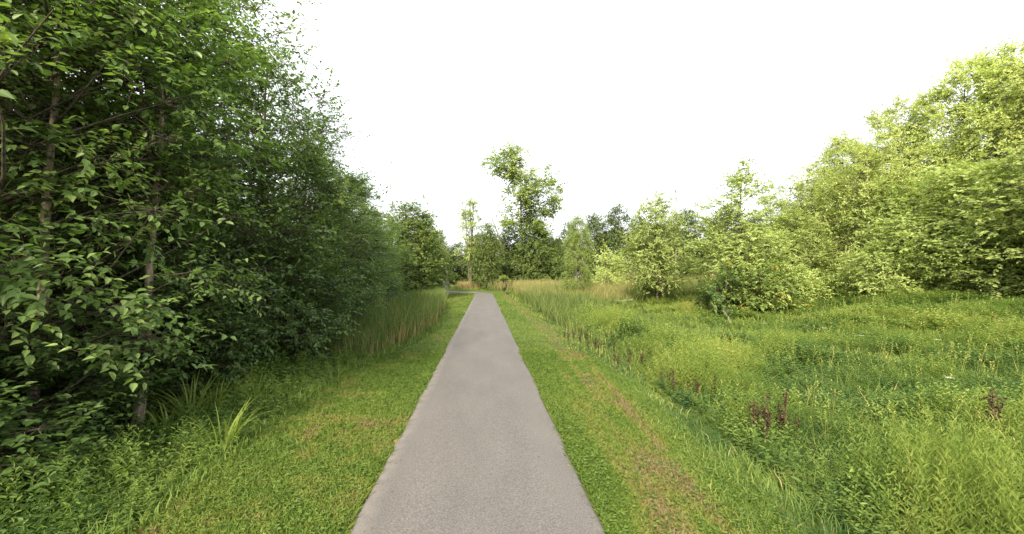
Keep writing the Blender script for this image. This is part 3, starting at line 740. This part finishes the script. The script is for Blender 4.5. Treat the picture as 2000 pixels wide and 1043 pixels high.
def lawn():
    rng = np.random.default_rng(50); g = Geo()
    for n, d0, d1, sz in [(560000, 2.2, 14, 1.), (260000, 10, 62, 1.)]:
        x, y, d = fan(rng, n, d0, d1, -1.25, 1.05)
        ok = lawn_cond(x, y) & (y > .8); x, y, d = x[ok], y[ok], d[ok]
        n = len(x)
        big = noise2(x, y, 1.6, 31); fin = noise2(x, y, .25, 32)
        streak = noise2(x, y * .12, .22, 33) * .6 + noise2(x, y * .3, .5, 34) * .4
        mc = 2.0 + .08 * np.clip(y - 4, 0, 12); mid = np.exp(-((x - mc) / .5) ** 2)                         # worn strip parallel to the path
        tint = .41 + .24 * (big - .5) + .12 * (fin - .5) + rng.normal(0, .1, n)
        tint += mid * (streak - .24) * 1.6 + (x < 0) * np.clip(noise2(x, y, .8, 35) * .6 + fin * .4 - .55, 0, 1) * 1.2 + .12 * (noise2(x, y, .09, 38) - .5) + .3 * np.exp(-((x - mc - .42 - .1 * (noise2(y, y, 1.3, 55) - .5)) / .09) ** 2) * (noise2(y, y, .7, 56) > .3) + .25 * np.exp(-((x - mc + .1) / .06) ** 2) * (noise2(y, y, .5, 57) > .4)
        bare = (noise2(x, y * .45, .33, 39) > .84) & (np.abs(x - mc) < .5) | (noise2(x, y, .3, 40) > .955) & (x < 0)
        keepb = ~bare | (rng.random(n) < .35); tint = tint + .35 * bare
        tint += .12 * sstep(30, 60, y)
        tint = np.clip(tint, 0, 1)
        edge = np.minimum(np.abs(x - PATH_R), np.abs(x - PATH_L))
        x, y, d, tint, big, fin, mid, edge = [q[keepb] for q in (x, y, d, tint, big, fin, mid, edge)]; n = len(x)
        h = (.022 + .04 * rng.random(n)) * (1 + .6 * noise2(x, y, .6, 36) + .8 * np.exp(-edge / .12)) * (1 + d / 60) * (1 - .35 * mid)
        w = (.006 + .006 * rng.random(n)) * (1 + d / 6)
        dr = hdir(rng, n) * rng.uniform(.3, 2.2, n)[:, None]; dr[:, 2] = 1
        up = hdir(rng, n)
        put(g, BLADE3, xyz(x, y, -.01), norm(dr), up, h, w, tint)
    # clover and plantain leaves lying in the turf
    n = 110000
    x, y, d = fan(rng, n, 2.2, 16, -1.2, 1.0); ok = lawn_cond(x, y) & (y > .8); 
    edge = np.minimum(np.abs(x - PATH_R), np.abs(x - PATH_L))
    ok &= rng.random(n) < .35 + .65 * np.exp(-edge / .35)
    x, y, d = x[ok], y[ok], d[ok]; n = len(x)
    put(g, LEAF, xyz(x, y, .03 + .03 * rng.random(n)), norm(hdir(rng, n) + np.array([0, 0, .15])), np.tile([0, 0, 1.], (n, 1)) + rng.normal(0, .35, (n, 3)),
        (.022 + .02 * rng.random(n)) * (1 + d / 20), (.014 + .008 * rng.random(n)) * (1 + d / 20), np.clip(rng.normal(.35, .12, n), 0, .7))
    o = link('grass', g.mesh('grass_blades', [M['lawn']])); return tag(o, 'short mown grass on both sides of the path', 'grass', kind='stuff')
lawn()

def weed_template(rng, H=.7, nl=22, L=.09, w=.018, spread=.5, tip=.5):
    """a leafy upright stem: many narrow leaves round it, growing towards the light"""
    s = np.linspace(.12, 1, nl); a = np.arange(nl) * 2.4 + rng.uniform(0, 6)
    lean = rng.normal(0, .08, 2)
    p = np.stack([lean[0] * s * s, lean[1] * s * s, s * H], 1)
    d = np.stack([np.cos(a), np.sin(a), spread + s * tip + rng.normal(0, .2, nl)], 1)
    ll = L * (1.15 - .6 * s) * rng.uniform(.7, 1.3, nl)
    g = Geo()
    put(g, LEAF, p, norm(d), np.tile([0, 0, 1.], (nl, 1)) + rng.normal(0, .3, (nl, 3)), ll, ll * (w / L), rng.normal(0, .06, nl) + .1 * s - .05)
    v = np.concatenate(g.v); f = g.f[0]; t = np.concatenate(g.t)
    return v, f, t, p[-1]

def scatter(g, tpls, rng, x, y, sc, tint, wsc=None, mat=0, sink=.05):
    idx = rng.integers(0, len(tpls), len(x))
    if wsc is None: wsc = sc
    z = ground(x, y) - sink
    for k, (v, f, t, _) in enumerate(tpls):
        q = np.where(idx == k)[0]
        if not len(q): continue
        a = rng.uniform(0, 6.283, len(q)); c, s = np.cos(a), np.sin(a)
        tx, ty = rng.normal(0, .14, len(q)), rng.normal(0, .14, len(q))
        X = (v[None, :, 0] * c[:, None] - v[None, :, 1] * s[:, None]) * wsc[q][:, None]
        Y = (v[None, :, 0] * s[:, None] + v[None, :, 1] * c[:, None]) * wsc[q][:, None]
        Z = v[None, :, 2] * sc[q][:, None]
        X = X + Z * tx[:, None] + x[q][:, None]; Y = Y + Z * ty[:, None] + y[q][:, None]; Z = Z + z[q][:, None]
        co = np.stack([X, Y, Z], -1).reshape(-1, 3)
        F = (f[None] + (np.arange(len(q)) * len(v))[:, None, None]).reshape(-1, f.shape[1])
        g.add(co, F, np.clip(t[None] + tint[q][:, None], 0, 1).ravel(), mat)

def meadow():
    rng = np.random.default_rng(60)
    narrow = [weed_template(rng, .62, 30, .075, .012) for _ in range(5)]
    broad = [weed_template(rng, .5, 20, .085, .034, .2, .3) for _ in range(4)]
    g = Geo()
    # leafy stems
    n = 56000
    x, y, d = fan(rng, n, 2.5, 46, .1, 1.12)
    e = right_edge(y) + .85 + .6 * noise2(x, y, 1.2, 41) + .5 * sstep(7, 3, y)
    ok = (x > e) & (y > .5) & (x < 60); x, y, d = x[ok], y[ok], d[ok]; n = len(x)
    patch = noise2(x, y, 3.2, 42); p2 = noise2(x, y, 1.1, 43)
    p3 = noise2(x, y, .55, 51)
    hum = noise2(x, y, 1.45, 61); gap = noise2(x, y, .8, 62)
    hs = (.15 + .7 * patch + .55 * p2 + .3 * p3) * (.45 + 1.1 * hum) * np.where(gap < .2, .4, 1) * sstep(0, 1.2, x - right_edge(y) - .9)
    band = np.exp(-((x - 5.0 - .08 * y) / .9) ** 2); hs *= 1 + .45 * band
    hs = np.maximum(hs, .22) * rng.uniform(.75, 1.2, n)
    hx, hy = at(1600, 6.2); hol = np.exp(-(((x - hx) / .75) ** 2 + ((y - hy) / .45) ** 2))
    hs *= 1 - .75 * hol
    tint = .4 + .5 * (patch - .5) + .35 * (p2 - .5) + .25 * (p3 - .5) + .3 * (noise2(x, y, 6, 44) - .5) + .3 * (hum - .5) + rng.normal(0, .1, n) + .12 * sstep(12, 30, y) - .3 * hol
    useb = p2 > .62
    ws = .62 + d / 11
    scatter(g, narrow, rng, x[~useb], y[~useb], hs[~useb], tint[~useb], ws[~useb])
    scatter(g, broad, rng, x[useb], y[useb], hs[useb], tint[useb] - .3, ws[useb] * .9)
    # grass between the stems
    n = 210000
    x, y, d = fan(rng, n, 2.5, 60, -.02, 1.12)
    ok = (x > right_edge(y) - .25 + .6 * noise2(x, y, .9, 46)) & (y > .5); x, y, d = x[ok], y[ok], d[ok]; n = len(x)
    zone = sstep(.2, 2.6, x - right_edge(y))
    h = (.08 + .3 * zone) * rng.uniform(.6, 1.5, n) * (.7 + .6 * noise2(x, y, 2.3, 47))
    tint = .22 + .2 * zone + .5 * (noise2(x, y, 1.3, 48) - .5) + .25 * (noise2(x, y, 7, 49) - .5) + rng.normal(0, .12, n) + .08 * sstep(12, 30, y)
    tint = np.where(rng.random(n) < .03 + .12 * (noise2(x, y, 1.3, 52) > .72), rng.uniform(.9, 1, n), np.clip(tint, 0, .9))
    lean = norm(hdir(rng, n) + np.array([.3, .1, 0]))
    bent(g, xyz(x, y, -.03), lean, h, (.005 + .004 * rng.random(n)) * (1 + d / 7), rng.uniform(.4, 1.3, n), tint, 2)
    # taller coarse clumps, darker leaves
    nc = 240; cx_, cy_, cd = fan(rng, nc, 5, 40, .15, 1.05)
    m = 26; x = np.repeat(cx_, m) + rng.normal(0, .28, nc * m) * np.repeat(1 + cd / 22, m); y = np.repeat(cy_, m) + rng.normal(0, .25, nc * m) * np.repeat(1 + cd / 30, m)
    d = np.hypot(x, y); ok = (x > right_edge(y) + 1.3) & (y > 2); tc = np.repeat(rng.uniform(-.02, .5, nc), m)[ok]; hc = np.repeat(rng.uniform(.7, 1.35, nc), m)[ok]
    x, y, d = x[ok], y[ok], d[ok]; n = len(x)
    scatter(g, broad, rng, x, y, hc * rng.uniform(.8, 1.2, n), tc + rng.normal(0, .05, n), .75 + d / 12)
    # flowering grass stalks with tan tips
    n = 3000; x, y, d = fan(rng, n, 4, 45, .1, 1.1); ok = (x > right_edge(y) + .7) & (y > 2) & (noise2(x, y, 2.6, 58) > .42); x, y, d = x[ok], y[ok], d[ok]; n = len(x)
    base = xyz(x, y); top = base + hdir(rng, n) * rng.uniform(.05, .25, n)[:, None]; top[:, 2] += rng.uniform(.5, .9, n)
    spikes(g, base, top, .0035 * (1 + d / 9), .93)
    k = 6
    c = np.repeat(top, k, 0); c[:, 2] -= np.tile(np.linspace(0, .18, k), n); q = hdir(rng, n * k); q[:, 2] = .8
    put(g, LEAF, c, norm(q), np.tile([0, 0, 1.], (n * k, 1)), .06, .012 * np.repeat(1 + d / 8, k) * .7, rng.uniform(.55, 1, n * k))
    o = link('weeds', g.mesh('weeds', [M['weed']])); tag(o, 'rank green weeds and long grass filling the right hand meadow', 'weeds', kind='stuff')
meadow()

def left_cover():
    rng = np.random.default_rng(70); g = Geo()
    broad = [weed_template(rng, .3, 12, .09, .045, .1, .3) for _ in range(4)]
    narrow = [weed_template(rng, .4, 20, .09, .016, .2, .4) for _ in range(3)]
    n = 20000
    x, y, d = fan(rng, n, 3, 24, -1.3, -.1, .8)
    le = left_edge(y) + .3 * (noise2(x, y, .9, 71) - .3)
    ok = (x < le) & (x > -8.5 - y * .05) & (y > 1.5); x, y, d = x[ok], y[ok], d[ok]; n = len(x)
    inside = sstep(.0, .9, le[ok] - x); deep = sstep(1.8, 3.0, le[ok] - x)
    keep = rng.random(n) > deep * .8; x, y, d, inside = x[keep], y[keep], d[keep], inside[keep]; n = len(x)
    hs = (.55 + .9 * inside * noise2(x, y, 1.3, 72) + .5 * inside) * rng.uniform(.7, 1.3, n)
    tint = .2 + .1 * (1 - inside) + .4 * (noise2(x, y, 1.4, 73) - .5) + rng.normal(0, .07, n)
    b = rng.random(n) < .6
    scatter(g, broad, rng, x[b], y[b], hs[b], tint[b], (.8 + d / 25)[b])
    scatter(g, narrow, rng, x[~b], y[~b], hs[~b], tint[~b] + .1, (.8 + d / 25)[~b])
    n = 110000
    x, y, d = fan(rng, n, 3, 30, -1.3, -.08)
    le = left_edge(y) + .25; ok = (x < le) & (x > le - 2.3) & (y > 1.2); x, y, d = x[ok], y[ok], d[ok]; n = len(x)
    h = .08 + .24 * rng.random(n) * (noise2(x, y, .9, 74) + .3)
    bent(g, xyz(x, y, -.02), hdir(rng, n), h, (.006 + .004 * rng.random(n)) * (1 + d / 8), rng.uniform(.2, 1., n), np.clip(rng.normal(.38, .12, n), 0, .85), 2)
    o = link('undergrowth', g.mesh('undergrowth', [M['weed']])); tag(o, 'low dark green undergrowth between the left lawn and the thicket', 'undergrowth', kind='stuff')
left_cover()

def reeds():
    # left cattail stand
    rng = np.random.default_rng(80); g = Geo()
    n = 15000; y = 13 + 40 * rng.random(n) ** 1.4; wdt = rng.random(n)
    e = left_edge(y) - .05; depth = 3.6
    x = e - depth * wdt ** 1.2 + .3 * (noise2(y, y, 1.2, 81) - .5)
    d = np.hypot(x, y)
    dead = rng.random(n) < (.45 - .25 * sstep(16, 34, y))
    h = np.where(dead, rng.uniform(.45, 1.15, n), rng.uniform(1.1, 1.75, n)) * (.8 + .35 * noise2(x, y, 1.4, 82)) * (.55 + .45 * sstep(13, 16.5, y))
    tint = np.where(dead, rng.uniform(.75, .95, n), np.clip(rng.normal(.38, .13, n), 0, .7)); tb = np.where(rng.random(n) < .35, .75, tint)
    bent(g, xyz(x, y, -.05), hdir(rng, n), h, (.013 + .006 * rng.random(n)) * (1 + d / 28), rng.uniform(.05, .35, n), tint, 4, tint_base=tb, rng=rng)
    o = link('reeds', g.mesh('cattail_blades', [M['reed']])); tag(o, 'green cattails with tan dead stems along the left side of the path', 'cattails', kind='stuff')
    # tan grass and reeds across the far meadow
    g = Geo(); n = 42000
    px = rng.uniform(955, 1420, n); dd = rng.uniform(38, 68, n)
    xc = (px - 1000) / 800 * dd; x = xc * math.cos(YAW) + dd * math.sin(YAW); y = -xc * math.sin(YAW) + dd * math.cos(YAW)
    ok = ~((x < 4.2 + .5 * noise2(y, y, 2, 83)) & (y < 66)); x, y, dd = x[ok], y[ok], dd[ok]; n = len(x)
    h = rng.uniform(1.7, 2.75, n) * (.8 + .3 * noise2(x, y, 5, 84)) * (.6 + .35 * sstep(38, 46, dd))
    tint = np.clip(.55 + .35 * (noise2(x, y, 4, 85) - .5) + rng.normal(0, .12, n), .1, 1)
    bent(g, xyz(x, y, -.05), hdir(rng, n), h, .035 + .025 * rng.random(n), rng.uniform(.1, .45, n), tint + .1, 3, tint_base=np.clip(tint - .1, 0, 1), rng=rng)
    # greener cattails at the near right side
    n2 = 16000; y = 17 + 32 * rng.random(n2); x = 3.9 + .7 * noise2(y, y, 2.5, 86) + rng.random(n2) ** 1.4 * 5.0; d = np.hypot(x, y)
    k = rng.random(n2) < sstep(17, 27, y); x, y, d = x[k], y[k], d[k]; n2 = len(x)
    h = rng.uniform(.7, 1.5, n2) * (.7 + .3 * sstep(20, 35, y))
    tint = np.clip(rng.normal(.36, .16, n2), 0, .9)
    bent(g, xyz(x, y, -.05), hdir(rng, n2), h, (.014 + .008 * rng.random(n2)) * (1 + d / 25), rng.uniform(.1, .4, n2), tint, 3, tint_base=np.clip(tint + .15, 0, 1), rng=rng)
    o = link('reeds', g.mesh('meadow_reeds', [M['reed']])); tag(o, 'tall tan topped reeds across the far side of the meadow', 'reeds', kind='stuff')
    # rusty dead stems behind the bend
    g = Geo(); n = 9000; px = rng.uniform(840, 985, n); dd = rng.uniform(69.5, 73, n)
    xc = (px - 1000) / 800 * dd; x = xc * math.cos(YAW) + dd * math.sin(YAW); y = -xc * math.sin(YAW) + dd * math.cos(YAW)
    h = rng.uniform(.4, 1.0, n) * np.where(px > 895, 1.7, .9)
    tint = np.clip(rng.normal(.45, .2, n) + np.where((px > 895) & (px < 945), .4, 0), 0, 1)
    bent(g, xyz(x, y, -.05), hdir(rng, n), h, .05, rng.uniform(.1, .5, n), tint, 3, rng=rng)
    o = link('reeds', g.mesh('rusty_stems', [M['reed']])); tag(o, 'low rusty brown stems behind the far bend of the path', 'dry stems', kind='stuff')
reeds()

# grass beyond the bend and under the trees on the right
def far_cover():
    rng = np.random.default_rng(90); g = Geo(); n = 90000
    x = rng.uniform(-45, 70, n); y = rng.uniform(40, 100, n)
    ok = (np.abs(y - 65.5) > 1.4) | (x > 1.5)
    ok &= ~((x > -8) & (x < 3.2) & (y < 66)); ok &= ~((x < -7) & (y < 60)); ok &= ~((x > 4) & (x < 30) & (y < 66))
    x, y = x[ok], y[ok]; n = len(x)
    bent(g, xyz(x, y, -.03), hdir(rng, n), rng.uniform(.2, .6, n), .08, rng.uniform(.2, .8, n), np.clip(rng.normal(.4, .15, n), 0, 1), 2)
    o = link('grass', g.mesh('far_grass', [M['weed']])); tag(o, 'rough grass under the far trees beyond the bend', 'grass', kind='stuff')
    g = Geo(); broad = [weed_template(rng, .5, 14, .16, .09, .2, .3) for _ in range(4)]
    n = 3000; px = rng.uniform(1540, 2150, n); dd = rng.uniform(22, 36, n) + (2050 - px) * .012
    xc = (px - 1000) / 800 * dd; x = xc * math.cos(YAW) + dd * math.sin(YAW); y = -xc * math.sin(YAW) + dd * math.cos(YAW)
    scatter(g, broad, rng, x, y, rng.uniform(.35, 1.3, n), rng.normal(.4, .15, n), rng.uniform(1., 1.9, n))
    o = link('undergrowth', g.mesh('right_undergrowth', [M['weed']])); tag(o, 'broad-leaved brush along the foot of the right hand wood', 'undergrowth', kind='stuff')
far_cover()

def litter():
    rng = np.random.default_rng(95); g = Geo(); n = 420
    y = 2.5 + 40 * rng.random(n) ** 1.8; side = rng.random(n) < .5; e = rng.exponential(.12, n)
    x = np.where(side, PATH_L + e, PATH_R - e); x = np.where(rng.random(n) < .18, rng.uniform(PATH_L, PATH_R, n), x)
    a = 2 * (x - (PATH_L + PATH_R) / 2) / (PATH_R - PATH_L)
    z = .018 + .02 * (1 - np.clip(a * a, 0, 1))
    put(g, LEAF, np.stack([x, y, z], 1), norm(hdir(rng, n) + np.array([0, 0, .1])), np.tile([0, 0, 1.], (n, 1)) + rng.normal(0, .25, (n, 3)), rng.uniform(.018, .045, n), rng.uniform(.01, .022, n), rng.uniform(.6, 1, n))
    o = link('leaves', g.mesh('litter', [M['lawn']])); tag(o, 'dry leaf scraps and clippings scattered along the path margins', 'leaf litter', kind='stuff')
litter()

# ------------------------------------------------------------------ single plants one can point at
def sword_clump(px, d, label, seed, n=26, L=(.5, .85)):
    rng = np.random.default_rng(seed); x, y = at(px, d)
    g = Geo(); p = np.column_stack([rng.normal(0, .09, (n, 2)), np.full(n, -.03)])
    dr = norm(p * np.array([1, 1, 0]) + .04 * hdir(rng, n))
    bent(g, p, dr, rng.uniform(*L, n), rng.uniform(.026, .04, n), rng.uniform(.25, 1.1, n), np.clip(rng.normal(.52, .1, n), 0, .9), 4)
    o = link('sword_leaved_plant', g.mesh('sword_leaves', [M['weed']])); o.location = (x, y, gz(x, y))
    tag(o, label, 'plant', 'sword-leaved plants at the left lawn edge')
sword_clump(442, 6.1, 'bright green sword-leaved clump nearest the lawn on the left', 91, 24)
sword_clump(378, 7.3, 'tall arching sword-leaved clump below the brown thicket stem', 92, 34, (.7, 1.1))
sword_clump(425, 7.6, 'arching sword-leaved clump just right of the tall one under the thicket', 93, 26, (.6, 1.0))
sword_clump(335, 6.8, 'small sword-leaved clump left of the tall arching one', 94, 18, (.45, .75))
sword_clump(505, 8.2, 'loose sword-leaved clump farthest along the thicket edge', 95, 18, (.45, .75))

def dock_mesh(seed, H=.75, n=130):
    rng = np.random.default_rng(seed); gs, gh = Geo(), Geo()
    P = np.column_stack([rng.normal(0, .012, (6, 2)).cumsum(0), np.linspace(-.1, H, 6)]); tube(gs, P, np.linspace(.008, .004, 6), 5)
    k = 6; st = np.stack([P[3, 0] * np.ones(k), P[3, 1] * np.ones(k), rng.uniform(.35, .7, k) * H], 1)
    a = rng.uniform(0, 6.28, k); en = st + np.stack([np.cos(a) * .07, np.sin(a) * .07, np.full(k, .16)], 1); spikes(gs, st, en, .004)
    q = rng.integers(0, k + 2, n); s = rng.random(n)[:, None]
    c = np.where((q < k)[:, None], st[np.minimum(q, k - 1)] * (1 - s) + en[np.minimum(q, k - 1)] * s, np.stack([P[4, 0] * np.ones(n), P[4, 1] * np.ones(n), (.5 + .5 * s[:, 0]) * H], 1))
    c = c + rng.normal(0, .012, (n, 3))
    put(gh, LEAF, c, norm(rng.normal(0, 1, (n, 3))), rng.normal(0, 1, (n, 3)), .034, .028, rng.random(n))
    return gs.mesh('dock_stem', [M['dock']], True), gh.mesh('dock_seeds', [M['dock']])
DK = [dock_mesh(s) for s in (101, 102, 103)]
def dock(i, px, d, label, H=.8, wide=1.0):
    x, y = at(px, d); t = thing('dock_plant', label, 'plant', (x, y, gz(x, y)), i * 1.3, (wide, wide, H / .75), 'rusty brown dock seed stalks')
    a, b = DK[i % 3]; link('stem', a, t); link('seed_head', b, t)
dock(0, 1493, 6.6, 'tallest rusty seed stalk in front of the dark weed hollow', 1.1, 1.3)
dock(1, 1478, 6.9, 'rusty seed stalk just left of the tallest one by the weed hollow', .95, 1.2)
dock(2, 1532, 7.0, 'rusty seed stalk on the right side of the weed hollow group', 1.05, 1.3)
dock(1, 1945, 6.7, 'lone dark red seed head standing near the right edge', 1.1, 1.7)
i = 0
for px, d in [(1102, 15.5), (1122, 14.6), (1133, 14.2), (1148, 13.6), (1160, 13.2), (1196, 11.5), (1207, 11.2), (1305, 10.2), (1318, 9.8), (1290, 10.8), (1362, 9.5), (1390, 9.4), (1110, 14.9), (1250, 12.6), (1460, 7.6), (1412, 8.3), (1170, 13.6), (1230, 11.9), (1345, 10.1), (1143, 15.2), (1510, 7.4), (1552, 7.2)]:
    dock(i, px, d, 'small brown seed stalk in the row along the ditch beside the right lawn', .55 + .1 * (i % 3), .9); i += 1
# tall dark mullein-like stalk
x, y = at(1249, 15.5)
t = thing('weed_stalk', 'single dark green leafy stalk sticking up from the meadow', 'plant', (x, y, gz(x, y)))
g = Geo(); tube(g, [(0, 0, -.1), (.01, 0, .5), (0, .01, 1.15)], [.012, .01, .006], 5); link('stem', g.mesh('stalk_stem', [M['bark']], True), t)
rng = np.random.default_rng(110); v, f, tt, _ = weed_template(rng, 1.25, 60, .12, .035, .5, .6); g = Geo(); g.add(v, f, np.clip(tt + .05, 0, 1)); link('foliage', g.mesh('stalk_leaves', [M['leaf_mid']]), t)

def umbel(px, d, label, z):
    rng = np.random.default_rng(int(px)); x, y = at(px, d)
    t = thing('wild_carrot_flower', label, 'flower', (x, y, gz(x, y)), group='white umbels in the meadow')
    g = Geo(); tube(g, [(0, 0, 0), (.02, 0, z * .5), (0, 0, z)], [.005, .004, .003], 5)
    g2 = Geo(); n = 60; r = .075 * np.sqrt(rng.random(n)); a = rng.uniform(0, 6.28, n)
    c = np.stack([np.cos(a) * r, np.sin(a) * r, z + .03 - r * r * 2], 1)
    spikes(g, np.tile([[0, 0, z - .02]], (14, 1)).astype(float), c[:14], .002)
    link('stem', g.mesh('umbel_stem', [M['weed']], True), t)
    put(g2, LEAF, c, norm(hdir(rng, n) + .05), np.tile([0, 0, 1.], (n, 1)), .022, .022, rng.random(n))
    link('flower_head', g2.mesh('umbel_head', [M['flower']]), t)
for px, d, z, lab in [(1492, 17, .95, 'small white umbel flower below the orange-leaved shrub'), (1608, 16, .9, 'small white umbel flower farther right in the meadow'),
                      (1680, 14, .85, 'white umbel flower in the middle of the right meadow'), (1828, 12.5, .9, 'white umbel flower toward the right edge of the meadow'),
                      (1848, 8.6, .8, 'nearest white umbel flower among the right hand weeds')]:
    umbel(px, d, lab, z)
